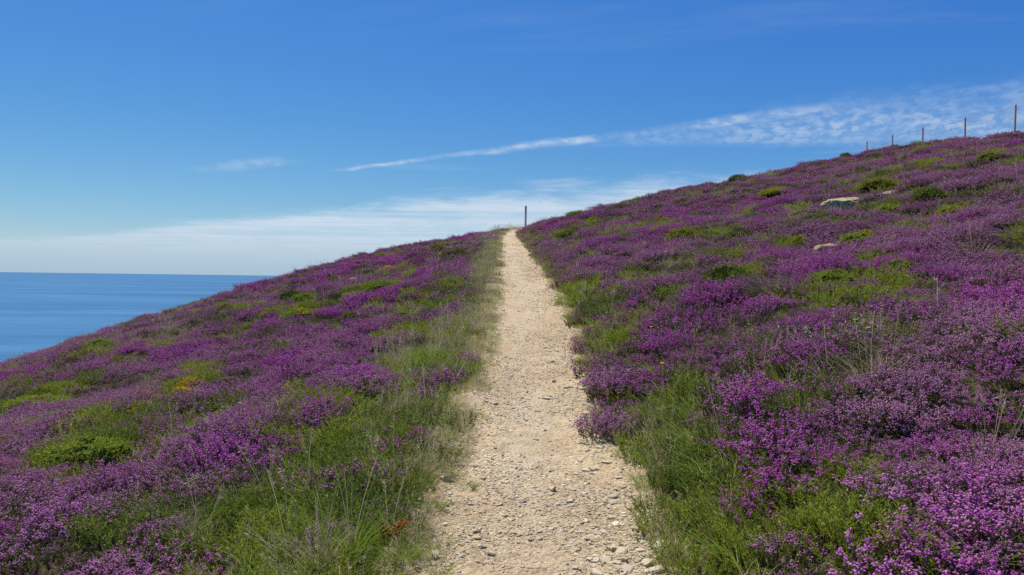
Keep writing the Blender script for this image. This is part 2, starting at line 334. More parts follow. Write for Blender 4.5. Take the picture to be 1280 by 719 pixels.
def sea_mat():
    m, N, L = mat('sea_water'); out = N.new('ShaderNodeOutputMaterial'); b = N.new('ShaderNodeBsdfPrincipled')
    tc = N.new('ShaderNodeTexCoord')
    mp = N.new('ShaderNodeMapping'); mp.inputs['Scale'].default_value = (.0007, .0032, 1); mp.inputs['Rotation'].default_value = (0, 0, .12)
    L.new(tc.outputs['Object'], mp.inputs[0])
    n1 = noise_tex(N, L, mp.outputs[0], 1.0, 7, .62, .5)
    r = ramp(N, [(.28, (.016, .080, .172)), (.5, (.032, .120, .232)), (.72, (.058, .162, .285))]); L.new(n1.outputs['Fac'], r.inputs[0])
    mp2 = N.new('ShaderNodeMapping'); mp2.inputs['Scale'].default_value = (.006, .030, 1); mp2.inputs['Rotation'].default_value = (0, 0, -.2); L.new(tc.outputs['Object'], mp2.inputs[0])
    n3 = noise_tex(N, L, mp2.outputs[0], 1.0, 6, .7, .8); r3 = ramp(N, [(.3, (.84, .86, .88)), (.7, (1.16, 1.13, 1.10))]); L.new(n3.outputs['Fac'], r3.inputs[0])
    L.new(mixc(N, L, 1.0, r.outputs[0], r3.outputs[0], 'MULTIPLY'), b.inputs['Base Color'])
    b.inputs['Roughness'].default_value = .42; b.inputs['IOR'].default_value = 1.12
    n2 = noise_tex(N, L, tc.outputs['Object'], .12, 5, .6)
    bp = N.new('ShaderNodeBump'); bp.inputs['Strength'].default_value = .25; bp.inputs['Distance'].default_value = .6
    L.new(n2.outputs['Fac'], bp.inputs['Height']); L.new(bp.outputs[0], b.inputs['Normal'])
    L.new(b.outputs[0], out.inputs[0]); return m
M['sea'] = sea_mat()

# ------------------------------------------------------------------ mesh helpers
def mesh_from(name, V, F, mats, mi=None, smooth=False):
    """V (n,3) array, F (m,3) or (m,4) array of faces."""
    me = bpy.data.meshes.new(name); V = np.ascontiguousarray(V, np.float32); F = np.ascontiguousarray(F, np.int32); k = F.shape[1]
    me.vertices.add(len(V)); me.vertices.foreach_set('co', V.ravel())
    me.loops.add(F.size); me.loops.foreach_set('vertex_index', F.ravel())
    me.polygons.add(len(F)); me.polygons.foreach_set('loop_start', np.arange(0, F.size, k, dtype=np.int32)); me.polygons.foreach_set('loop_total', np.full(len(F), k, np.int32))
    for m_ in mats: me.materials.append(m_)
    if mi is not None: me.polygons.foreach_set('material_index', np.ascontiguousarray(mi, np.int32))
    me.polygons.foreach_set('use_smooth', np.full(len(F), smooth))
    me.update(calc_edges=True); me.validate(); return me
def obj(name, me, parent=None, loc=None):
    o = bpy.data.objects.new(name, me); COL.objects.link(o)
    if parent is not None: o.parent = parent
    if loc is not None: o.location = tuple(float(q) for q in loc)
    return o
def tag(o, label=None, cat=None, group=None, kind=None):
    for k, v in (('label', label), ('category', cat), ('group', group), ('kind', kind)):
        if v: o[k] = v
    return o
def grid_faces(ny, nx):
    i = np.arange(ny * nx).reshape(ny, nx)
    return np.stack([i[:-1, :-1].ravel(), i[:-1, 1:].ravel(), i[1:, 1:].ravel(), i[1:, :-1].ravel()], 1)

# ------------------------------------------------------------------ hillside, path, sea
def gaxis(parts): return np.unique(np.concatenate([np.arange(*p) for p in parts]).round(4))
gx = gaxis([(-130, -30, 2.5), (-30, -8, .45), (-8, 8, .16), (8, 34, .45), (34, 92, 2.5)])
gy = gaxis([(-26, 0, 1.0), (0, 14, .16), (14, 62, .36), (62, 152, 1.8)])
GX, GY = np.meshgrid(gx, gy)
GZ = height(GX, GY)
off = np.abs(GX - path_x(GY)) - path_w(GY)
GZ = GZ - .09 * (1 - sst(off, .0, .35))
hill = obj('hillside', mesh_from('hillside', np.stack([GX, GY, GZ], -1).reshape(-1, 3), grid_faces(len(gy), len(gx)), [M['soil']], smooth=True))
tag(hill, 'heath covered hillside falling to the sea', None, None, 'structure')

def path_relief(x, y):
    d = (x - path_x(y)) / path_w(y)
    z = path_z(y) - .035 * (1 - np.clip(d * d, 0, 1)) + .02
    return z + (fbm(x * 2.2, y * 1.6, 21, 3) - .5) * .07 + (fbm(x * 11, y * 11, 22, 3) - .5) * .030
py_ = [0.4]
while py_[-1] < 57: py_.append(py_[-1] + max(.022, .0052 * py_[-1]))
py_ = np.array(py_); pk = np.linspace(-1, 1, 71)
PY, PK = np.meshgrid(py_, pk, indexing='ij')
PW = path_w(PY); PX = path_x(PY) + PK * (PW + .42)
poff = np.abs(PK) * (PW + .42) - PW
PZ = path_relief(PX, PY) - .22 * sst(poff, .22, .42)
pme = mesh_from('path', np.stack([PX, PY, PZ], -1).reshape(-1, 3), grid_faces(len(py_), len(pk)), [M['path']], smooth=True)
ea = pme.attributes.new('edge', 'FLOAT', 'POINT')
edge = sst(poff + (fbm(PX * 3, PY * 2.2, 31, 3) - .5) * .5 * np.where(PK < 0, 1, .5) + np.where(PK < 0, .10, -.06), -.06, .20) * .75
ea.data.foreach_set('value', edge.astype(np.float32).ravel())
wa = pme.attributes.new('worn', 'FLOAT', 'POINT')
wv_ = np.exp(-((PK * (PW + .42) / PW + .12 + .5 * (fbm(PY * .35, PY * 0, 96, 2) - .5)) / .36) ** 2) * (.15 + .5 * sst(fbm(PX * 2.6, PY * 1.4, 98, 4), .35, .65))
wa.data.foreach_set('value', wv_.astype(np.float32).ravel())
path = tag(obj('path', pme), 'pale stony footpath climbing to the crest', None, None, 'structure')

a_ = 60000.0; n_ = 25
q = np.linspace(-1, 1, n_); q = np.sign(q) * np.abs(q) ** 3 * a_
QX, QY = np.meshgrid(q, q)
sea = obj('sea', mesh_from('sea', np.stack([QX, QY, np.zeros_like(QX)], -1).reshape(-1, 3), grid_faces(n_, n_), [M['sea']]), None, (0, 0, -62))
tag(sea, 'calm blue sea out to the horizon', None, None, 'structure')

# ================ plants: builders
def unit(v): return v / np.maximum(np.linalg.norm(v, axis=-1, keepdims=True), 1e-9)
class TB:
    """Collects triangles of several materials."""
    def __init__(s): s.V = []; s.F = []; s.M = []; s.n = 0
    def add(s, V, F, mi):
        V = V.reshape(-1, 3); s.V.append(V); s.F.append(F.reshape(-1, 3) + s.n); s.M.append(np.full(F.size // 3, mi)); s.n += len(V)
    def leaves(s, p, d, l, w, mi, r):
        """Rhombic leaves: base p, direction d, length l, width w."""
        k = len(p); d = unit(d); side = unit(np.cross(d, unit(r.normal(size=(k, 3)))))
        l = np.broadcast_to(l, (k,))[:, None]; w = np.broadcast_to(w, (k,))[:, None]
        mid = p + d * l * .45
        V = np.stack([p, mid + side * w / 2, p + d * l, mid - side * w / 2], 1)
        F = np.arange(k)[:, None, None] * 4 + np.array([[0, 1, 2], [0, 2, 3]])
        s.add(V, F, mi)
    def bells(s, p, d, l, w, mi, r):
        """Small drooping bells: stretched octahedra."""
        k = len(p); d = unit(d); a = unit(np.cross(d, unit(r.normal(size=(k, 3))))); b = np.cross(d, a)
        l = np.broadcast_to(l, (k,))[:, None]; w = np.broadcast_to(w, (k,))[:, None] / 2
        m_ = p + d * l * .6
        V = np.stack([p, m_ + a * w, m_ + b * w, m_ - a * w, m_ - b * w, p + d * l], 1)
        F = np.arange(k)[:, None, None] * 6 + np.array([[0, 1, 2], [0, 2, 3], [0, 3, 4], [0, 4, 1], [5, 2, 1], [5, 3, 2], [5, 4, 3], [5, 1, 4]])
        s.add(V, F, mi)
    def ribbons(s, P, w, mi, r, tip=True):
        """Blades along P (k, seg+1, 3), width w tapering to the tip."""
        k, n, _ = P.shape; t = np.linspace(0, 1, n)
        d = unit(P[:, -1] - P[:, 0]); side = unit(np.cross(d, unit(r.normal(size=(k, 3)))))
        ww = np.broadcast_to(w, (k,))[:, None] * ((1 - t ** 1.6 * .93) if tip else np.ones(n))[None]
        V = np.stack([P + side[:, None] * ww[..., None] / 2, P - side[:, None] * ww[..., None] / 2], 2)     # k,n,2,3
        f = []
        for j in range(n - 1): f += [[2*j, 2*j+1, 2*j+3], [2*j, 2*j+3, 2*j+2]]
        F = np.arange(k)[:, None, None] * (2 * n) + np.array(f)
        s.add(V, F, mi)
    def mesh(s, name, mats): return mesh_from(name, np.concatenate(s.V), np.concatenate(s.F), mats, np.concatenate(s.M))

def sprig_points(base, tip, bend, t):
    """Positions on bent stems at parameter t (per point arrays)."""
    return base + (tip - base) * t[:, None] + bend * (t * t)[:, None]
def clump(r, n, rad, h, flowering, leaves_n, bells_n, leaf_l, leaf_w, bell_l, bell_w, mats, name, lean=.5, up=.7):
    """A cushion of upright twigs set with needles, the tops in flower."""
    tb = TB()
    a = r.uniform(0, 2*np.pi, n); q = np.sqrt(r.uniform(0, 1, n)) * rad
    base = np.stack([np.cos(a)*q*.75, np.sin(a)*q*.75, np.full(n, -.04)], 1)
    hh = h * r.uniform(.62, 1.12, n) * (1 - .38 * (q / rad) ** 2)
    ln = lean * (q / rad) * r.uniform(.5, 1.3, n)
    tip = base + np.stack([np.cos(a)*ln*hh, np.sin(a)*ln*hh, hh], 1) + r.normal(size=(n, 3)) * .16 * hh[:, None] * np.array([1, 1, .2])
    bend = r.normal(size=(n, 3)) * .10 * hh[:, None]
    ts_ = np.linspace(0, 1, 4)
    P = np.stack([sprig_points(base, tip, bend, np.full(n, t)) for t in ts_], 1)
    tb.ribbons(P, .0035, 1, r)
    # needles
    k = n * leaves_n; i = np.repeat(np.arange(n), leaves_n); t = r.uniform(.12, .97, k)
    p = sprig_points(base[i], tip[i], bend[i], t); ax = unit(tip[i] - base[i] + bend[i])
    d = unit(r.normal(size=(k, 3))); d = unit(d - (d * ax).sum(1, keepdims=True) * ax * .9 + ax * up)
    tb.leaves(p, d, leaf_l * r.uniform(.7, 1.3, k), leaf_w, 0, r)
    # bells
    fl = np.nonzero(r.uniform(size=n) < flowering)[0]
    if len(fl) and bells_n:
        i = np.repeat(fl, bells_n); k = len(i); ext = np.repeat(r.uniform(.10, .34, len(fl)), bells_n)
        t = 1.02 - ext * r.uniform(0, 1, k)
        p = sprig_points(base[i], tip[i], bend[i], t); ax = unit(tip[i] - base[i])
        d = unit(r.normal(size=(k, 3))); d = unit(d - (d * ax).sum(1, keepdims=True) * ax + ax * .25 + np.array([0, 0, -.15]))
        tb.bells(p + d * .003, d, bell_l * r.uniform(.75, 1.2, k), bell_w * r.uniform(.8, 1.2, k), 2, r)
    return tb.mesh(name, mats)
def tuft(r, n, rad, h, wdt, mat_, name, droop=.6, spread=.55, seg=4, stalks=0, stalk_mat=None):
    """A tuft of bent grass blades; stalks carry a loose seed head."""
    tb = TB()
    a = r.uniform(0, 2*np.pi, n); q = np.sqrt(r.uniform(0, 1, n)) * rad
    base = np.stack([np.cos(a)*q, np.sin(a)*q, np.full(n, -.04)], 1)
    a2 = a + r.normal(size=n) * .9; ln = h * r.uniform(.45, 1.15, n); out = np.stack([np.cos(a2), np.sin(a2), np.zeros(n)], 1)
    sp = spread * r.uniform(.15, 1.3, n); dr = droop * r.uniform(.2, 1.3, n)
    t = np.linspace(0, 1, seg + 1)
    P = base[:, None] + out[:, None] * (sp[:, None] * t + dr[:, None] * t**2.2 * .6)[..., None] * ln[:, None, None] + np.array([0, 0, 1.0]) * (t[None] - dr[:, None] * .42 * t[None]**2.4)[..., None] * ln[:, None, None]
    tb.ribbons(P, wdt * r.uniform(.6, 1.3, n), 0, r)
    mats = [mat_]
    if stalks:
        mats.append(stalk_mat or mat_)
        a = r.uniform(0, 2*np.pi, stalks); base = np.stack([np.cos(a)*rad*.6*r.uniform(size=stalks), np.sin(a)*rad*.6*r.uniform(size=stalks), np.full(stalks, -.02)], 1)
        ln = h * r.uniform(1.2, 1.9, stalks); out = np.stack([np.cos(a), np.sin(a), np.zeros(stalks)], 1)
        sp = r.uniform(.05, .35, stalks)
        P = base[:, None] + out[:, None] * (sp[:, None] * t**1.5)[..., None] * ln[:, None, None] + np.array([0, 0, 1.0]) * t[None, :, None] * ln[:, None, None]
        tb.ribbons(P, wdt * .8, 1, r, tip=False)
        i = np.repeat(np.arange(stalks), 14); k = len(i); tt = r.uniform(.78, 1.0, k)
        p = base[i] + out[i] * (sp[i] * tt**1.5 * ln[i])[:, None] + np.array([0, 0, 1.0]) * (tt * ln[i])[:, None]
        d = unit(r.normal(size=(k, 3)) * .6 + np.array([0, 0, .8])); tb.leaves(p, d, .028, .004, 1, r)
    return tb.mesh(name, mats)

def lumpy(x, y, seed): return fbm(x, y, seed, 3) - .5
def cushion_mesh(r, rad, hgt, shoots, needles, leaf_l, leaf_w, seed, name):
    """A rounded bush: a closed mass of twigs inside, needle shoots standing all over it."""
    tb = TB()
    def dome(u, v, k=1.0):                     # u azimuth, v 0 rim .. 1 top
        el = v * np.pi / 2; lum = 1 + .70 * lumpy(np.cos(u)*1.7 + 4, np.sin(u)*1.7 + el*1.9, seed) + .40 * lumpy(np.cos(u)*4.5, np.sin(u)*4.5 + el*5, seed + 3)
        return np.stack([np.cos(u)*np.cos(el)*rad*lum*k, np.sin(u)*np.cos(el)*rad*lum*k, np.sin(el)*hgt*lum*k - .06], -1)
    U, Vv = np.meshgrid(np.linspace(0, 2*np.pi, 25), np.linspace(0, 1, 9), indexing='ij')
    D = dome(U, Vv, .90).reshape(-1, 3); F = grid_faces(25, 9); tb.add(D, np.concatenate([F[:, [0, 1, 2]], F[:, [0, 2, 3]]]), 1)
    u = r.uniform(0, 2*np.pi, shoots); v = np.arcsin(r.uniform(0, 1, shoots)) / (np.pi/2)
    P = dome(u, v, 1.0) * r.uniform(.90, 1.03, shoots)[:, None]
    nrm = unit(P * np.array([1/rad**2, 1/rad**2, 1/hgt**2]) + np.array([0, 0, .6 / hgt]))
    i = np.repeat(np.arange(shoots), needles); k = len(i)
    ax = unit(nrm[i] + r.normal(size=(shoots, 3))[i] * .35)
    t = r.uniform(-.5, 1, k); p = P[i] + ax * (t * leaf_l * 1.6)[:, None]
    d = unit(r.normal(size=(k, 3)) * .75 + ax * .8)
    tb.leaves(p, d, leaf_l * r.uniform(.7, 1.3, k), leaf_w, 0, r)
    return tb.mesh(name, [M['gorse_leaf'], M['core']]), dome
def blossom_mesh(r, dome, n, size, name, v0=.25, arc=None):
    tb = TB(); u = r.uniform(0, 2*np.pi, n) if arc is None else r.uniform(arc[0], arc[1], n)
    keep = vnoise(np.cos(u)*3 + 7, np.sin(u)*3, 5) > .25; u = u[keep]; n = len(u); v = r.uniform(v0, 1, n)
    P = dome(u, v, 1.03); i = np.repeat(np.arange(n), 5); k = len(i)
    tb.leaves(P[i] + r.normal(size=(k, 3)) * size * .4, unit(r.normal(size=(k, 3)) + np.array([0, -.3, .9])), size * r.uniform(.7, 1.3, k), size * .8, 0, r)
    return tb.mesh(name, [M['blossom']])

# prototypes of the ground cover, kept outside the scene and only copied from
def proto_set(name, meshes):
    c = bpy.data.collections.new(name)
    for k, me in enumerate(meshes):
        c.objects.link(bpy.data.objects.new('%s_%02d' % (name, k), me))
    return c
hm = [M['heath_leaf'], M['stem'], M['petal']]
heath_set = []
for k in range(5): heath_set.append(clump(rng, 84, .16, .165 + .012*k, .80, 16, 10, .013, .0034, .0115, .0078, hm, 'heather'))
for k in range(3): heath_set.append(clump(rng, 70, .16, .16 + .015*k, .42, 24, 9, .014, .0036, .0110, .0074, hm, 'heather'))
for k in range(2): heath_set.append(clump(rng, 60, .16, .155, .10, 30, 8, .013, .0032, .0090, .0058, hm, 'heather'))
C_HEATH = proto_set('heather_clump', heath_set)
C_GREEN = proto_set('green_clump', [clump(rng, 52, .15, .15 + .02*k, 0, 34, 0, .019, .0040, 0, 0, [M['gorse_leaf'], M['stem']], 'green', .7, .9) for k in range(4)])
C_GRASS = proto_set('grass_clump', [tuft(rng, 60, .09, .17 + .03*k, .0042, M['grass'], 'grass', .8, .6) for k in range(4)])
C_STRAW = proto_set('straw_clump', [tuft(rng, 46, .08, .20 + .03*k, .0034, M['straw'], 'straw', .5, .5, 4, 4, M['straw']) for k in range(3)]
                    + [tuft(rng, 40, .10, .16, .0045, M['dead'], 'dead', .9, .9) for k in range(2)])

def scatter(name, coll, pts, rot, scl, idx, tint, label, cat):
    me = bpy.data.meshes.new(name); n = len(pts)
    me.vertices.add(n); me.vertices.foreach_set('co', np.ascontiguousarray(pts, np.float32).ravel())
    for an, ty, fld, dat in (('rot', 'FLOAT_VECTOR', 'vector', rot), ('scl', 'FLOAT_VECTOR', 'vector', scl), ('idx', 'INT', 'value', idx), ('tint', 'FLOAT', 'value', tint)):
        at_ = me.attributes.new(an, ty, 'POINT'); at_.data.foreach_set(fld, np.ascontiguousarray(dat, np.int32 if ty == 'INT' else np.float32).ravel())
    o = obj(name, me)
    g = bpy.data.node_groups.new(name, 'GeometryNodeTree')
    g.interface.new_socket('Geometry', in_out='INPUT', socket_type='NodeSocketGeometry'); g.interface.new_socket('Geometry', in_out='OUTPUT', socket_type='NodeSocketGeometry')
    N, L = g.nodes, g.links
    gi = N.new('NodeGroupInput'); go = N.new('NodeGroupOutput')
    ci = N.new('GeometryNodeCollectionInfo'); ci.inputs['Collection'].default_value = coll; ci.inputs['Separate Children'].default_value = True; ci.inputs['Reset Children'].default_value = True
    ip = N.new('GeometryNodeInstanceOnPoints'); ip.inputs['Pick Instance'].default_value = True
    def na(nm, ty):
        x = N.new('GeometryNodeInputNamedAttribute'); x.data_type = ty; x.inputs['Name'].default_value = nm
        return [s_ for s_ in x.outputs if s_.enabled and s_.name == 'Attribute'][0]
    er = N.new('FunctionNodeEulerToRotation'); L.new(na('rot', 'FLOAT_VECTOR'), er.inputs[0]); L.new(er.outputs[0], ip.inputs['Rotation'])
    L.new(na('scl', 'FLOAT_VECTOR'), ip.inputs['Scale']); L.new(na('idx', 'INT'), ip.inputs['Instance Index'])
    L.new(gi.outputs[0], ip.inputs['Points']); L.new(ci.outputs[0], ip.inputs['Instance']); L.new(ip.outputs[0], go.inputs[0])
    md = o.modifiers.new('growth', 'NODES'); md.node_group = g
    return tag(o, label, cat, None, 'stuff')

# ------------------------------------------------------------------ where things grow
# patches of low green growth seen on the slopes: centre and half size in the photograph, turned into places on the hill
PATCH = [ # px, py, half width, half height, strength
 (55, 503, 55, 20, 1), (105, 562, 62, 20, 1), (150, 585, 40, 16, .6), (20, 520, 40, 14, .7), (125, 430, 26, 5, 1), (225, 427, 24, 6, 1), (283, 384, 16, 4, .9), (342, 392, 20, 6, 1),
 (240, 465, 40, 8, .5), (286, 438, 18, 6, .9), (350, 445, 30, 9, .5), (272, 506, 14, 9, 1), (310, 498, 34, 12, .6), (239, 488, 30, 10, .6), (90, 610, 34, 16, .6),
 (478, 358, 40, 12, 1), (446, 370, 26, 7, 1), (518, 343, 22, 6, 1), (469, 386, 24, 9, .9), (499, 398, 26, 9, .9), (511, 371, 16, 6, .9), (550, 388, 34, 18, .9), (376, 393, 26, 8, 1), (386, 373, 20, 6, 1), (368, 370, 24, 5, .9), (573, 320, 26, 6, 1), (547, 308, 14, 4, .9), (478, 321, 14, 4, .9), (596, 326, 12, 5, .9), (440, 396, 22, 8, .9),
 (864, 292, 34, 8, 1), (940, 343, 50, 14, .6), (845, 373, 36, 14, .7), (1104, 229, 40, 6, 1), (1040, 229, 14, 4, .9), (969, 240, 26, 6, .9), (999, 268, 20, 5, 1), (1111, 262, 26, 8, 1), (1149, 244, 34, 9, .8),
 (995, 302, 22, 7, .8), (1242, 195, 26, 4, 1), (1272, 204, 18, 4, .9), (1167, 208, 22, 4, .9), (1186, 264, 34, 8, .7), (1150, 285, 40, 8, .5), (1265, 240, 24, 7, .6),
 (725, 261, 22, 4, 1), (743, 274, 12, 4, .9), (672, 300, 14, 7, .9), (712, 293, 20, 6, .9), (735, 361, 42, 14, .9), (790, 344, 30, 9, .7), (765, 425, 42, 20, 1),
 (1122, 240, 34, 6, .8), (890, 320, 26, 8, .5), (960, 430, 40, 16, .6), (860, 500, 60, 26, .9), (900, 560, 70, 34, .9), (870, 640, 90, 50, .95), (960, 690, 90, 40, .8), (1090, 640, 60, 24, .5), (1010, 470, 40, 16, .6), (985, 520, 70, 24, .6),
 (1000, 600, 80, 50, .7), (820, 560, 50, 50, 1), (840, 620, 60, 50, 1), (890, 700, 80, 40, 1), (1060, 690, 70, 40, .7), (500, 455, 60, 16, 1), (440, 505, 64, 20, .9), (370, 548, 60, 16, .7), (430, 575, 80, 26, 1), (330, 650, 110, 40, .9), (270, 690, 110, 40, .9), (470, 620, 70, 50, .9), (520, 420, 50, 14, .8), (560, 420, 30, 16, .9)]
HEATH = [ # heather that stands inside the green growth
 (790, 480, 46, 34, 1), (770, 520, 22, 26, .8), (400, 600, 40, 18, .7), (470, 655, 14, 10, .4), (235, 640, 60, 22, .6), (880, 400, 70, 20, .9), (1000, 400, 60, 26, .9), (1060, 450, 70, 30, .8), (1150, 600, 130, 80, .8), (860, 450, 30, 14, .6)]
def to_world(lst):
    o = []
    for px, py, a, b, s_ in lst:
        p, d = at(px, py); q1, _ = at(px, py - b); q2, _ = at(px, min(py + b, 760))
        rx = a / FPX * d; ry = max(.5 * float(np.hypot(*(q1 - q2)[:2])), .3 * rx); o.append((p[0], p[1], rx, min(ry, (1.1 if py < 440 or px < 200 else 2.2) * rx + .1), s_))
    return np.array(o)
PW_ = to_world(PATCH); HW_ = to_world(HEATH)
def field(x, y, W):
    f = np.zeros_like(x); jx = (fbm(x * 1.1, y * 1.1, 61, 3) - .5); jy = (fbm(x * 1.1, y * 1.1, 67, 3) - .5)
    for cx, cy, rx, ry, s_ in W:
        k = np.hypot((x + jx * rx * 1.3 - cx) / rx, (y + jy * ry * 1.3 - cy) / ry)
        f = np.maximum(f, s_ * (1 - sst(k, .45, .98)))
    return f

def grid_pts(y0, y1, step, side=.78, margin=2.6):
    ys = np.arange(y0, y1, step); P = []
    for y in ys:
        xm = side * y + margin; xs = np.arange(max(-xm, -52), min(xm, 36), step); P.append(np.stack([xs, np.full(len(xs), y)], 1))
    P = np.concatenate(P); return P + rng.uniform(-.5, .5, P.shape) * step * 1.1
bands = [(.8, 12, .145, 1.12), (12, 26, .17, 1.2), (26, 66, .235, 1.5)]
pts = []; bsc = []
for y0, y1, st, sc in bands:
    p = grid_pts(y0, y1, st); pts.append(p); bsc.append(np.full(len(p), sc))
pts = np.concatenate(pts); bsc = np.concatenate(bsc)
X, Y = pts[:, 0], pts[:, 1]; D = X - path_x(Y); OFF = np.abs(D) - path_w(Y)
ragged = (fbm(X * 1.3, Y * 1.0, 41, 3) - .5) * np.where(D < 0, .55, .35)
ok = OFF > np.where(D < 0, .04 + ragged * .7, .02 + ragged * .45)
X, Y, D, OFF, bsc = X[ok], Y[ok], D[ok], OFF[ok], bsc[ok]
LEFT = D < 0

# cushions and rocks take the place of the low growth (filled below): x, y, rx, ry
BUSH = [ # px, py (middle of the bush), width px, height px, colour, blossom amount, label
 (125, 431, 40, 9, 'bright', 0, 'small bright green gorse cushion on the left skyline slope beside a dark gap'),
 (225, 428, 42, 10, 'bright', 0, 'bright green gorse cushion high on the left slope below the sea'),
 (283, 385, 26, 7, 'olive', 0, 'little olive green cushion just under the left skyline, nearest the sea horizon'),
 (342, 393, 36, 11, 'bright', 0, 'lens shaped green gorse cushion left of the two dark lenses'),
 (286, 439, 30, 9, 'bright', .1, 'flat green cushion with a few orange flowers above the yellow gorse'),
 (55, 503, 100, 26, 'bright', 0, 'wide bright green gorse cushion at the far left edge'),
 (112, 560, 110, 28, 'bright', 0, 'largest bright green gorse mat at lower left'),
 (272, 508, 26, 18, 'bright', 0, 'round bright green gorse bush at the border of the vivid purple heather'),
 (383, 374, 40, 11, 'green', 0, 'smooth green lens of gorse, right one of a pair under the left skyline'),
 (366, 371, 36, 7, 'dark', 0, 'dark thin lens of gorse, left one of a pair under the left skyline'),
 (376, 394, 50, 14, 'green', .25, 'dark green gorse cushion with orange flowers at its foot, mid left slope'),
 (440, 397, 34, 13, 'dark', 0, 'very dark green bush in the middle of the left heather'),
 (446, 371, 42, 11, 'bright', .12, 'bright green cushion at the low end of the long green band'),
 (480, 359, 60, 15, 'green', 0, 'long green gorse band sloping across the left heather'),
 (518, 344, 42, 10, 'bright', 0, 'bright green cushion at the high end of the long green band'),
 (469, 387, 40, 15, 'bright', 0, 'rounded bright green cushion below the long green band'),
 (501, 399, 40, 14, 'bright', 0, 'bright green cushion close above the path side grass'),
 (511, 372, 28, 9, 'bright', 0, 'small bright cushion right of the long green band'),
 (573, 321, 44, 10, 'dark', 0, 'dark green gorse bush under the crest left of the path'),
 (596, 327, 18, 8, 'bright', 0, 'little bright green cushion beside the upper path'),
 (478, 321, 26, 8, 'olive', 0, 'olive cushion breaking the left skyline'),
 (547, 309, 22, 6, 'olive', 0, 'small olive cushion on the left skyline near the crest'),
 (864, 293, 62, 14, 'olive', 0, 'long olive green gorse mound on the right slope left of a darker bush'),
 (929, 295, 40, 18, 'dark', 0, 'dark green rounded bush on the right slope beside the long olive mound'),
 (908, 345, 70, 30, 'dark', 0, 'big dark brownish gorse bush in mid right slope with grey dead grass beside it'),
 (850, 374, 40, 18, 'olive', 0, 'olive cushion left of the big dark bush'),
 (1104, 230, 64, 12, 'olive', 0, 'olive green gorse mound behind the lichen covered rock'),
 (969, 241, 40, 8, 'yellow', .1, 'yellowish green cushion up slope left of the lichen rock'),
 (1000, 269, 30, 10, 'bright', .1, 'small bright cushion with few orange flowers left of the lichen rock'),
 (1113, 263, 44, 14, 'bright', 0, 'bright green cushion below right of the lichen rock'),
 (1165, 246, 56, 22, 'dark', 0, 'dark bush right of the lichen rock'),
 (1078, 300, 66, 18, 'bright', .06, 'bright green gorse crown on the tan hummock'),
 (1000, 303, 36, 12, 'yellow', .1, 'yellowish gorse with few flowers left of the tan hummock'),
 (1042, 350, 72, 12, 'bright', 0, 'wide bright green cushion below the tan hummock'),
 (1124, 338, 56, 10, 'bright', 0, 'bright green cushion right of the one below the tan hummock'),
 (1242, 196, 44, 7, 'olive', 0, 'thin olive cushion near the fence at upper right'),
 (1168, 209, 40, 7, 'olive', 0, 'thin olive cushion below the middle fence posts'),
 (1190, 266, 44, 13, 'yellow', 0, 'yellowish tufted cushion on the right slope far from the path'),
 (725, 262, 34, 7, 'green', 0, 'flat green bush on the skyline right of the waymark post'),
 (743, 275, 20, 8, 'bright', 0, 'small bright cushion under the flat skyline bush'),
 (712, 294, 34, 10, 'dark', 0, 'dark green bush at the bend of the path'),
 (925, 221, 30, 6, 'dark', 0, 'dark low bush on the right skyline midway to the fence'),
 (1058, 194, 18, 6, 'dark', 0, 'dark little bush on the skyline at the end of the fence'),
 (80, 608, 30, 14, 'yellow', .5, 'yellow flowering gorse sprig clump at lower left'),
 (232, 497, 60, 12, 'green', 1.0, 'gorse mat in full orange bloom on the left slope'),
 (244, 484, 46, 9, 'olive', .8, 'orange flowering gorse just above the one in full bloom'),
 (183, 499, 32, 8, 'olive', .8, 'yellow flowering gorse patch left of the one in full bloom'),
 (162, 518, 20, 7, 'olive', .7, 'small orange flowering patch lowest of the orange group'),
 (488, 338, 34, 6, 'olive', .9, 'thin orange flowering gorse streak near the left skyline'),
]
ROCK = [ # px, py, width px, height px, material, label
 (1056, 254, 84, 24, 'lichen_rock', 'pale lichen covered boulder lying low in the right heather'),
 (1106, 246, 70, 9, 'lichen_rock', 'low mossy rock right of the lichen covered boulder'),
 (1036, 312, 56, 19, 'mossy_rock', 'tan mossy hummock rock under a bright green gorse crown'),
 (1268, 162, 20, 5, 'tan_stone', 'pale stones at the foot of the rightmost fence post'),
 (1234, 169, 24, 3, 'tan_stone', 'low pale stone slab under the fence wires'),
 (727, 382, 9, 5, 'white_stone', 'small white stone in the grass right of the path'),
 (725, 330, 5, 4, 'white_stone', 'tiny white stone in heather right of the upper path'),
 (374, 362, 5, 3, 'white_stone', 'tiny white stone high on the left slope'),
 (442, 350, 16, 6, 'mossy_rock', 'tan mossy rock among heather near the left skyline'),
 (1033, 232, 10, 4, 'mossy_rock', 'small brown rock above the lichen covered boulder'),
]
place_b = []
for b_ in BUSH:
    p, d = at(b_[0], b_[1] + b_[3] * .35); place_b.append((p, d))
place_r = []
for b_ in ROCK:
    p, d = at(b_[0], b_[1] + b_[3] * .35); place_r.append((p, d))
keep = np.ones(len(X), bool)
for (p, d), b_ in zip(place_b + place_r, BUSH + ROCK):
    rx = b_[2] / 2 / FPX * d
    keep &= np.hypot((X - p[0]) / (rx * .8), (Y - p[1]) / (rx * .62)) > 1
X, Y, D, OFF, bsc, LEFT = (a[keep] for a in (X, Y, D, OFF, bsc, LEFT))

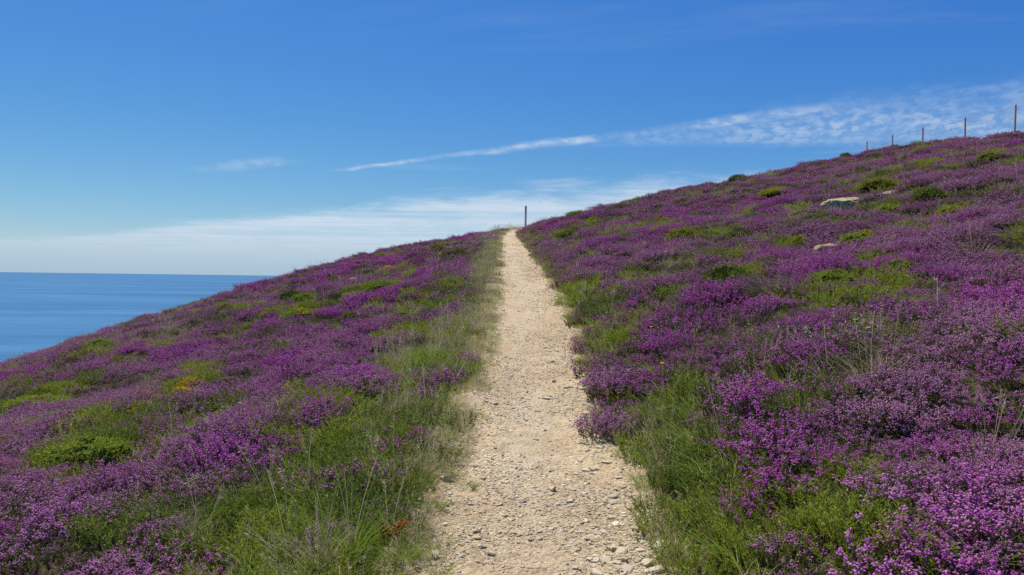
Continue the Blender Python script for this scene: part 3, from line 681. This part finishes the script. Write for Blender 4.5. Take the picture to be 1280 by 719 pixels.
n = len(X)
green = field(X, Y, PW_); hth = field(X, Y, HW_)
gn = fbm(X * .55, Y * .38, 71, 4)                                    # more small green gaps of the hill's own
gn2 = fbm(X * 1.3, Y * .8, 72, 3)
green = np.maximum(np.maximum(green, .38 * sst(gn, .65, .71)), .6 * sst(gn2, .69, .76))
vergeL = LEFT * (1 - sst(OFF + (fbm(X*.9, Y*.9, 73, 3) - .5) * .7, np.where(Y < 10, .8, .4), np.where(Y < 10, 1.35, .8)))
vergeR = (~LEFT) * (1 - sst(OFF + (fbm(X*.9, Y*.9, 74, 3) - .5) * .6, np.where(Y < 7, .35, .15), np.where(Y < 7, .8, .50)))
crest = (1 - sst(np.hypot((X - path_x(Y)) / 3.0, (Y - 48) / 5.0), .6, 1.1)) * (OFF > 0)
verge = np.maximum(np.maximum(vergeL, vergeR * .8), crest)
green = np.clip(green - hth * .9, 0, 1); verge = np.clip(verge - hth * .8, 0, 1)
u = rng.uniform(size=n)
stn = fbm(X * .8, Y * .6, 77, 4)
p_straw = np.clip(.02 + .22 * sst(stn, .60, .72) + verge * np.where(LEFT, np.where(Y < 9, .10, .34), .12), 0, .8)
p_grass = np.clip(verge * np.where(LEFT, .46, .5) + green * .10 + .03, 0, .8)
p_green = np.clip(green * 1.05 + verge * np.where(LEFT & (Y < 9), .6, .3), 0, .97)
typ = np.full(n, 0)
c1 = p_straw; c2 = c1 + p_grass * (1 - c1 * .5); c3 = c2 + p_green * (1 - np.minimum(c2, .9))
typ = np.where(u < c1, 3, np.where(u < c2, 2, np.where(u < c3, 1, 0)))
Z = height(X, Y)
Pp = np.stack([X, Y, Z], 1)
# how well the heather flowers, and whether it is vivid or faded
viv = fbm(X * .30 + 3, Y * .24, 81, 4); den = fbm(X * .7, Y * .55, 83, 4)
nearp = 1 - sst(OFF, .3, 2.2)
def cells(x, y, sx, sy, seed):
    ix, iy = np.floor(x / sx), np.floor(y / sy); best = np.full(len(x), 9.0); hid = np.zeros(len(x)); hid2 = np.zeros(len(x))
    for a in (-1, 0, 1):
        for b in (-1, 0, 1):
            cx, cy = ix + a, iy + b
            d_ = np.hypot(x / sx - cx - .15 - .7 * _hash(cx, cy, seed), y / sy - cy - .15 - .7 * _hash(cx, cy, seed + 1))
            m_ = d_ < best; best = np.where(m_, d_, best); hid = np.where(m_, _hash(cx, cy, seed + 2), hid); hid2 = np.where(m_, _hash(cx, cy, seed + 3), hid2)
    return best / .62, hid, hid2
wx = X + (fbm(X * 1.7, Y * 1.7, 201, 2) - .5) * .5; wy = Y + (fbm(X * 1.7, Y * 1.7, 202, 2) - .5) * .5
c_n = cells(wx, wy, .62, .62, 210); c_f = cells(wx, wy, 1.0, 1.1, 220); nf = Y < 16
celld, cellh, cellt = (np.where(nf, a, b) for a, b in zip(c_n, c_f))
den = den + (cellh - .5) * .16; viv = viv + (cellt - .5) * .24
hidx = np.where(rng.uniform(size=n) < (.12 + .88 * sst(den, .40, .53)) * (1 - .35 * nearp) * (1 - .6 * sst(green, .15, .6)), rng.integers(0, 5, n), np.where(rng.uniform(size=n) < .60, rng.integers(5, 8, n), rng.integers(8, 10, n)))
br = fbm(X * .9 + 31, Y * .6, 85, 3); hidx = np.where(rng.uniform(size=n) < np.maximum(.85 * sst(br, .58, .66), .75 * sst(celld, .82, 1.15)), rng.integers(8, 10, n), hidx)
tint = np.clip(sst(viv, .43, .60) + rng.normal(size=n) * .2, 0, 1)
patch_h = (.62 + .76 * fbm(X * 1.15, Y * .95, 87, 3)) * (1.22 - .62 * np.clip(celld, 0, 1) ** 2)
def rotv(k, tilt): return np.stack([rng.normal(size=k) * tilt, rng.normal(size=k) * tilt, rng.uniform(0, 6.283, k)], 1)
LBL = {0: ('heather', 'heather'), 1: ('green_undergrowth', 'undergrowth'), 2: ('verge_grass', 'grass'), 3: ('dry_grass', 'dry grass')}
TXT = {(0, 1): 'purple flowering heather covering the slope down to the sea left of the path', (0, 0): 'purple flowering heather covering the bank that climbs right of the path',
       (1, 1): 'low bright green gorse growth among the heather left of the path', (1, 0): 'low bright green gorse growth among the heather right of the path',
       (2, 1): 'green grass along the left edge of the path', (2, 0): 'green grass along the right edge of the path',
       (3, 1): 'straw coloured dry grass left of the path', (3, 0): 'straw coloured dry grass right of the path'}
ne = 2600
ey = 2.2 + 46 * rng.uniform(size=ne) ** 1.5; es = rng.uniform(size=ne) < .66
eo = np.where(es, -.10 + .34 * rng.uniform(size=ne), -.02 + .14 * rng.uniform(size=ne)); ex = path_x(ey) + np.where(es, -1, 1) * (path_w(ey) + eo)
okx = vnoise(ex * 2.3 + 9, ey * 1.5, 93) > .42
ex, ey, es = ex[okx], ey[okx], es[okx]; ne = len(ex)
edge_p = np.stack([ex, ey, path_relief(ex, ey) - .01], 1); edge_t = np.where(rng.uniform(size=ne) < np.where(es, .40, .25), 3, 2)
for side in (1, 0):
    for ty, cc in ((0, C_HEATH), (1, C_GREEN), (2, C_GRASS), (3, C_STRAW)):
        i = np.nonzero((typ == ty) & (LEFT == bool(side)))[0]; k = len(i)
        if ty == 0: ix = hidx[i]; sc = bsc[i] * patch_h[i] * rng.uniform(.85, 1.2, k)
        elif ty == 1: ix = rng.integers(0, 4, k); sc = bsc[i] * rng.uniform(.75, 1.25, k)
        elif ty == 2: ix = rng.integers(0, 4, k); sc = bsc[i] * rng.uniform(.6, 1.15, k) * (.75 + .25 * sst(OFF[i], .1, .5))
        else: ix = np.where(rng.uniform(size=k) < np.where(OFF[i] < 1.5, 1.0, .6), rng.integers(0, 3, k), rng.integers(3, 5, k)); sc = bsc[i] * rng.uniform(.6, 1.15, k) * (.7 + .3 * sst(OFF[i], .1, .5))
        sc = np.stack([sc, sc, sc / bsc[i] ** .9 * np.where(ty == 0, .9, 1.0)], 1)
        pp, tt = Pp[i], (tint[i] if ty == 0 else np.clip(sst(fbm(X[i]*.8 + 50, Y[i]*.6, 95, 3), .50, .70) + rng.normal(size=len(i))*.15, 0, 1))
        if ty >= 2:
            e_ = np.nonzero((edge_t == ty) & (es == bool(side)))[0]; q = rng.uniform(.3, .75, len(e_)); k += len(e_)
            pp = np.concatenate([pp, edge_p[e_]]); tt = np.concatenate([tt, np.zeros(len(e_))]); ix = np.concatenate([ix, rng.integers(0, 3, len(e_))]); sc = np.concatenate([sc, np.stack([q, q, q * .8], 1)])
        scatter(LBL[ty][0], cc, pp, rotv(k, .14), sc, ix, tt, TXT[(ty, side)], LBL[ty][1])

# ------------------------------------------------------------------ stones of the path
def stone_mesh(r, k, name, m_):
    n = int(r.integers(6, 9)); a = np.sort(r.uniform(0, 2*np.pi, n) * .35 + np.linspace(0, 2*np.pi, n, endpoint=False) * 1.0)
    ra = r.uniform(.72, 1.15, n); asp = r.uniform(.55, .85); th = r.uniform(.09, .20)
    ring = np.stack([np.cos(a)*ra, np.sin(a)*ra*asp], 1) * .5
    tilt = r.normal(size=2) * .12
    def lv(s_, z): return np.stack([ring[:, 0]*s_, ring[:, 1]*s_, z + ring[:, 0]*tilt[0] + ring[:, 1]*tilt[1] + r.normal(size=n)*.015], 1)
    V = np.concatenate([lv(.92, -.25), lv(1.0, th*.45), lv(.78, th), [[0, 0, th*1.04]]]); F = []
    for j in range(n):
        b = (j + 1) % n
        for o in (0, n): F += [[o + j, o + b, o + n + b], [o + j, o + n + b, o + n + j]]
        F.append([2*n + j, 2*n + b, 3*n])
    return mesh_from(name, V, np.array(F), [m_])
smesh = [stone_mesh(rng, k, 'stone', M['stone']) for k in range(10)]
def path_spots(n, y0, y1, pw, rightness):
    """Places on the path, thicker close by and along the right hand edge."""
    u = rng.uniform(size=n); y = (y0**(1-pw) + u * (y1**(1-pw) - y0**(1-pw))) ** (1/(1-pw))
    k = rng.uniform(-1.05, 1.12, n); e = rng.uniform(size=n) < rightness
    k = np.where(e, 1.12 - np.abs(rng.normal(size=n)) * .32, k); k = np.clip(k, -1.15, 1.2)
    return path_x(y) + k * path_w(y), y
sx, sy = path_spots(300, 3.05, 13.5, 1.6, .42)
ssz = np.clip(rng.lognormal(math.log(.047), .42, 300), .028, .125)
big = [(795, 668, .085), (810, 705, .13), (785, 712, .11), (775, 690, .09), (758, 700, .10), (800, 690, .08), (613, 712, .09), (790, 640, .075), (820, 716, .12), (770, 655, .08), (578, 580, .08), (560, 578, .06), (545, 700, .09), (773, 598, .07), (745, 715, .10), (690, 617, .06), (640, 590, .05), (722, 455, .09), (683, 497, .10), (770, 622, .06)]
for k, (px, py, s_) in enumerate(big):
    p, d = at(px, py); sx[k], sy[k], ssz[k] = p[0], p[1], s_
sz = path_relief(sx, sy)
for k in range(300):
    o = obj('stone', smesh[k % 10], path, (sx[k], sy[k], sz[k] + .001))
    o.rotation_euler = (rng.normal() * .10, rng.normal() * .10, rng.uniform(0, 6.28)); s_ = float(ssz[k]); o.scale = (s_, s_, s_ * rng.uniform(.6, 1.0))
C_PEB = proto_set('pebble', [stone_mesh(rng, k, 'pebble', M['stone']) for k in range(8)])
gxx, gyy = path_spots(70000, 2.2, 50, 1.35, .22)
gsz = np.clip(rng.lognormal(math.log(.0130), .50, len(gxx)), .007, .05) * np.clip(gyy / 12, 1, 1.5)
worn = np.exp(-(((gxx - path_x(gyy)) / path_w(gyy) + .12 + .5 * (fbm(gyy * .35, gyy * 0, 96, 2) - .5)) / .36) ** 2)
keep_p = np.clip(1.15 * sst(fbm(gxx * 2.1, gyy * 1.3, 91, 4), .34, .62) + .16 - .5 * worn, .08, 1)
sel = rng.uniform(size=len(gxx)) < keep_p; gxx, gyy, gsz = gxx[sel], gyy[sel], gsz[sel]
grav = scatter('gravel', C_PEB, np.stack([gxx, gyy, path_relief(gxx, gyy) + .001], 1), rotv(len(gxx), .16), np.stack([gsz, gsz, gsz * .6 * np.clip(12 / gyy, .45, 1)], 1), rng.integers(0, 8, len(gxx)), np.zeros(len(gxx)), None, None)
grav.parent = path

# ------------------------------------------------------------------ gorse cushions
COLS = {'bright': (1.0, 1.0, 1.0, 1), 'green': (.78, .82, .85, 1), 'dark': (.45, .47, .55, 1), 'olive': (.95, .80, .9, 1), 'yellow': (1.3, 1.05, .9, 1)}
protos = {}
for cls, rad, hg, sh, nd_ in (('small', .36, .24, 650, 8), ('mid', .7, .36, 1700, 7), ('large', 1.25, .50, 3200, 7)):
    for k in range(2):
        me, dm = cushion_mesh(rng, rad, hg, sh, nd_, .024 if cls == 'small' else .034, .0085 if cls == 'small' else .012, 101 + k * 7, 'foliage')
        bl = [blossom_mesh(rng, dm, q_, .022 if cls == 'small' else .029, 'blossom') for q_ in ((14, 44, 260) if cls == 'small' else (26, 90, 560))]
        protos[(cls, k)] = (me, bl, rad)
for k, ((p, d), b_) in enumerate(zip(place_b, BUSH)):
    half = .98 * b_[2] / 2 / FPX * d; hgt = b_[3] / FPX * d
    cls = 'small' if half < .5 else ('mid' if half < .95 else 'large')
    me, bl, rad = protos[(cls, k % 2)]
    t = obj('gorse_bush', None, None, p); tag(t, b_[6], 'bush', 'gorse bushes on the heath')
    s_ = half / rad; hz = {'small': .24, 'mid': .36, 'large': .50}[cls]
    sz_ = np.clip((hgt * ((.5 if b_[4] != 'dark' else .95) if b_[1] < 480 else .34) + .13) / hz, .3 * s_, 1.2 * s_)
    t.scale = (s_, s_ * .55, float(sz_)); t.rotation_euler = (0, 0, 0)
    f = obj('foliage', me, t); f.color = COLS[b_[4]]; f.rotation_euler = (0, 0, rng.uniform(0, 6.28))
    if b_[5] > 0:
        q_ = obj('blossom', bl[0 if b_[5] < .2 else (1 if b_[5] < .6 else 2)], t); q_.rotation_euler = f.rotation_euler

# ------------------------------------------------------------------ rocks
import bmesh
def rock_mesh(seed, m_, flat):
    """A boulder broken along flat planes, roughened a little."""
    r = np.random.default_rng(seed)
    bm = bmesh.new(); bmesh.ops.create_icosphere(bm, subdivisions=5, radius=1.0)
    V = np.array([v.co[:] for v in bm.verts])
    V = V * (1 + .30 * (fbm(V[:, 0]*1.4 + seed, V[:, 1]*1.4 + V[:, 2]*1.8, seed, 3) - .5))[:, None]
    for _ in range(16):                                   # break planes, most of them steep, a few across the top
        nv = r.normal(size=3); nv[2] = abs(nv[2]) * r.choice([.3, 1.6]); nv /= np.linalg.norm(nv)
        dd = r.uniform(.66, .92); ex = V @ nv - dd
        V = V - np.where(ex > 0, ex * .93, 0)[:, None] * nv
    d = 1 + .10 * (fbm(V[:, 0]*5 + seed, V[:, 1]*5 + V[:, 2]*5, seed + 5, 4) - .5) + .05 * (fbm(V[:, 0]*14, V[:, 1]*14 + V[:, 2]*9, seed + 9, 2) - .5)
    V = V * d[:, None]
    for v, c in zip(bm.verts, V): v.co = c
    me = bpy.data.meshes.new('boulder'); bm.to_mesh(me); bm.free(); me.materials.append(m_); return me
for k, ((p, d), b_) in enumerate(zip(place_r, ROCK)):
    half = b_[2] / 2 / FPX * d; hgt = b_[3] / FPX * d + .12
    o = obj('boulder' if b_[2] > 15 else 'stone_block', rock_mesh(11 + 3*k, M[b_[4]], .45), None, p - np.array([0, 0, hgt * .12]))
    o.scale = (half * 1.05, half * .62, hgt * .80); o.rotation_euler = (0, R_(-11), R_(6))
    tag(o, b_[5], 'rock')

# ------------------------------------------------------------------ grass tussocks by the path
TUS = [ # px, py of the foot, height m, kind, label
 (440, 700, .34, 'mix', 'tall dry grass tussock with bent seed stalks at the bottom left of the path'),
 (400, 715, .26, 'straw', 'brown straw tussock lowest in the bottom left foreground'),
 (505, 706, .20, 'green', 'drooping green grass tussock hanging over the lower left path edge'),
 (530, 560, .22, 'straw', 'pale straw tussock leaning toward the path, left edge'),
 (490, 520, .28, 'straw', 'feathery straw tussock above the left path edge'),
 (560, 530, .16, 'green', 'flat green tussock reaching into the path from the left'),
 (592, 612, .07, 'green', 'tiny green tuft growing on the bare path surface'),
 (545, 640, .14, 'green', 'short grass tuft where soil meets the left path edge'),
 (585, 470, .26, 'mix', 'grass tussock at the left path edge below the narrow part'),
 (596, 420, .28, 'straw', 'dry tussock at the left path edge halfway up'),
 (606, 380, .30, 'straw', 'tall dry tussock on the left edge of the upper path'),
 (612, 345, .30, 'straw', 'dry tussock on the left near the upper bend'),
 (880, 600, .22, 'green', 'arching green grass tuft among the green growth right of the path'),
 (905, 700, .24, 'green', 'long bladed grass tuft at the bottom right of the path'),
 (1225, 715, .26, 'green', 'single grass tuft in the heather at the lower right corner'),
 (820, 470, .20, 'green', 'bright grass tuft beside the overhanging heather clump right of the path'),
 (960, 370, .34, 'dead', 'grey dead grass tussock beside the big dark bush'),
 (1000, 372, .30, 'dead', 'second grey dead grass tussock right of the big dark bush'),
 (1190, 345, .26, 'dead', 'pale grey dead grass tussock far right on the slope'),
 (730, 372, .26, 'straw', 'wispy grass tussock beside the white stone right of the path'),
]
tm = {'mix': [tuft(rng, 150, .10, 1.0, .011, M['grass'], 'blades', .75, .55, 5, 7, M['straw']) for _ in range(2)],
      'straw': [tuft(rng, 130, .16, 1.0, .013, M['straw'], 'blades', .6, .6, 5, 8, M['straw']) for _ in range(2)],
      'green': [tuft(rng, 110, .16, 1.0, .020, M['grass'], 'blades', 1.0, .8, 5) for _ in range(2)],
      'dead': [tuft(rng, 160, .30, 1.0, .016, M['dead'], 'blades', .9, 1.0, 5) for _ in range(2)]}
for k, (px, py, h, kd, lb) in enumerate(TUS):
    p, d = at(px, py)
    o = obj('grass_tussock', tm[kd][k % 2], None, p); o.scale = (h, h, h); o.rotation_euler = (0, 0, rng.uniform(0, 6.28))
    tag(o, lb, 'grass tuft', 'grass tussocks beside the path')
# a withered fern frond in the tall tussock
p, d = at(485, 690)
tb = TB(); r_ = rng
for f_ in range(5):
    a = r_.uniform(-.6, 2.2); L_ = r_.uniform(.14, .22); t = np.linspace(.1, 1, 22)
    sp = np.stack([np.cos(a)*t*L_*.8, np.sin(a)*t*L_*.4, t*L_ - .5*t**2*L_], 1)
    for sgn in (-1, 1):
        dd = np.stack([-np.sin(a)*sgn*np.ones(22), np.cos(a)*sgn*np.ones(22), np.full(22, .2)], 1) + np.array([np.cos(a), np.sin(a), 0]) * .4
        tb.leaves(sp, dd, .05 * (1.1 - t), .012, 0, r_)
tag(obj('withered_fern', tb.mesh('withered_fern', [M['fern']]), None, p + np.array([0, 0, .03])), 'rust brown withered fern in the tall tussock at lower left', 'fern')

# ------------------------------------------------------------------ small yellow flowers
for px, py, lb in ((738, 428, 'single yellow flower in the grass at the right path edge'), (812, 434, 'small orange yellow flower right of the single yellow flower'), (826, 487, 'pale yellow flower by the overhanging heather clump')):
    p, d = at(px, py + 6)
    t = obj('yellow_flower', None, None, p); tag(t, lb, 'flower', 'small yellow flowers')
    tb = TB(); P = np.stack([np.array([[0, 0, -.02], [.004, 0, .1], [.01, .004, .2], [.012, .01, .27]])], 0); tb.ribbons(P, .005, 0, rng, False)
    obj('stem', tb.mesh('stem', [M['grass']]), t)
    tb = TB(); k = 26; a = np.linspace(0, 6.283 * 2, k); c = np.array([.012, .01, .27])
    dv = np.stack([np.cos(a), np.sin(a), np.where(a < 6.283, .25, .7)], 1); tb.leaves(np.repeat(c[None], k, 0), dv, .022, .007, 0, rng)
    obj('petals', tb.mesh('petals', [M['yellow']]), t)

# ------------------------------------------------------------------ overhanging heather clump on the right edge
for px, py, s_, lb in ((775, 480, 1.5, 'heather bush spilling over the right edge of the path'), (768, 530, 1.2, 'smaller heather bush just below the spilling one at the right path edge')):
    p, d = at(px, py + 14)
    t = obj('heather_bush', None, None, p); tag(t, lb, 'heather', 'heather bushes at the path edge')
    for q_ in range(5):
        a = q_ * 1.257; rr = 0 if q_ == 0 else .15
        o = obj('tuft', heath_set[q_], t, (math.cos(a)*rr, math.sin(a)*rr, 0)); o.rotation_euler = (0, 0, a * 2); o.scale = (s_, s_, s_)

# ------------------------------------------------------------------ waymark post and fence
def post_mesh(w, d, h, slant, name, m_):
    bm = bmesh.new(); b = .12 * w; z = [-.35, h]
    ring = [(-w/2 + b, -d/2), (w/2 - b, -d/2), (w/2, -d/2 + b), (w/2, d/2 - b), (w/2 - b, d/2), (-w/2 + b, d/2), (-w/2, d/2 - b), (-w/2, -d/2 + b)]
    lv = [[bm.verts.new((x, y, -.35)) for x, y in ring], [bm.verts.new((x, y, h - .02 + slant * y)) for x, y in ring], [bm.verts.new((x * .8, y * .8, h + slant * y)) for x, y in ring]]
    for j in range(2):
        for k in range(8): bm.faces.new((lv[j][k], lv[j][(k+1) % 8], lv[j+1][(k+1) % 8], lv[j+1][k]))
    bm.faces.new(lv[2]); bm.faces.new(lv[0][::-1])
    me = bpy.data.meshes.new(name); bm.to_mesh(me); bm.free(); me.materials.append(m_); return me
p, d = at(657, 281)
t = obj('waymark_post', None, None, p); tag(t, 'slim square wooden waymark post on the crest where the path turns', 'post')
ph = (281 - 252) / FPX * d
obj('shaft', post_mesh(.125, .125, ph, .3, 'shaft', M['pale_wood']), t)
obj('cap', post_mesh(.135, .135, .10, .3, 'cap', M['wood']), t, (0, 0, 0)).location = (0, 0, ph - .09)
fence = obj('fence', None, None, (27, 40, 0)); tag(fence, 'wooden post and wire fence along the hilltop at upper right', 'fence')
FP = [(1345, 139, 36.5), (1268, 158, 40.5), (1206, 171, 45.5), (1153, 181, 51.0), (1115, 188, 57.0), (1083, 194, 63.0)]
tops = []
for k, (px, py, dist) in enumerate(FP):
    v = CR @ np.array([(px - 640) / FPX, -(py - 359.5) / FPX, -1.0]); x, y = v[0] * dist / v[1], dist
    z = max(float(height(x, y)), EYE + v[2] * dist / v[1] - .35)
    base = np.array([x, y, z]); h_ = 1.15 + (EYE + v[2] * dist / v[1] - z)
    o = obj('post', post_mesh(.11, .11, h_, 0, 'post', M['wood']), fence, base - np.array([27, 40, 0])); o.rotation_euler = (rng.normal() * .02, rng.normal() * .02, rng.uniform(0, .5))
    tops.append(np.array([x, y, z + h_]))
for dz in (-.10, -.50, -.90):
    V = []; F = []; n0 = 0
    for a, b in zip(tops[:-1], tops[1:]):
        for j in range(7):
            t_ = j / 6; c = a + (b - a) * t_ + np.array([0, -.06, dz - .05 * 4 * t_ * (1 - t_)]) - np.array([27, 40, 0])
            for g in range(4): V.append(c + .010 * np.array([math.cos(g*1.571), 0, math.sin(g*1.571)]))
            if j < 6:
                for g in range(4): F.append([n0 + g, n0 + (g+1) % 4, n0 + 4 + (g+1) % 4, n0 + 4 + g])
            n0 += 4
    obj('wire', mesh_from('wire', np.array(V), np.array(F), [M['wire']]), fence)
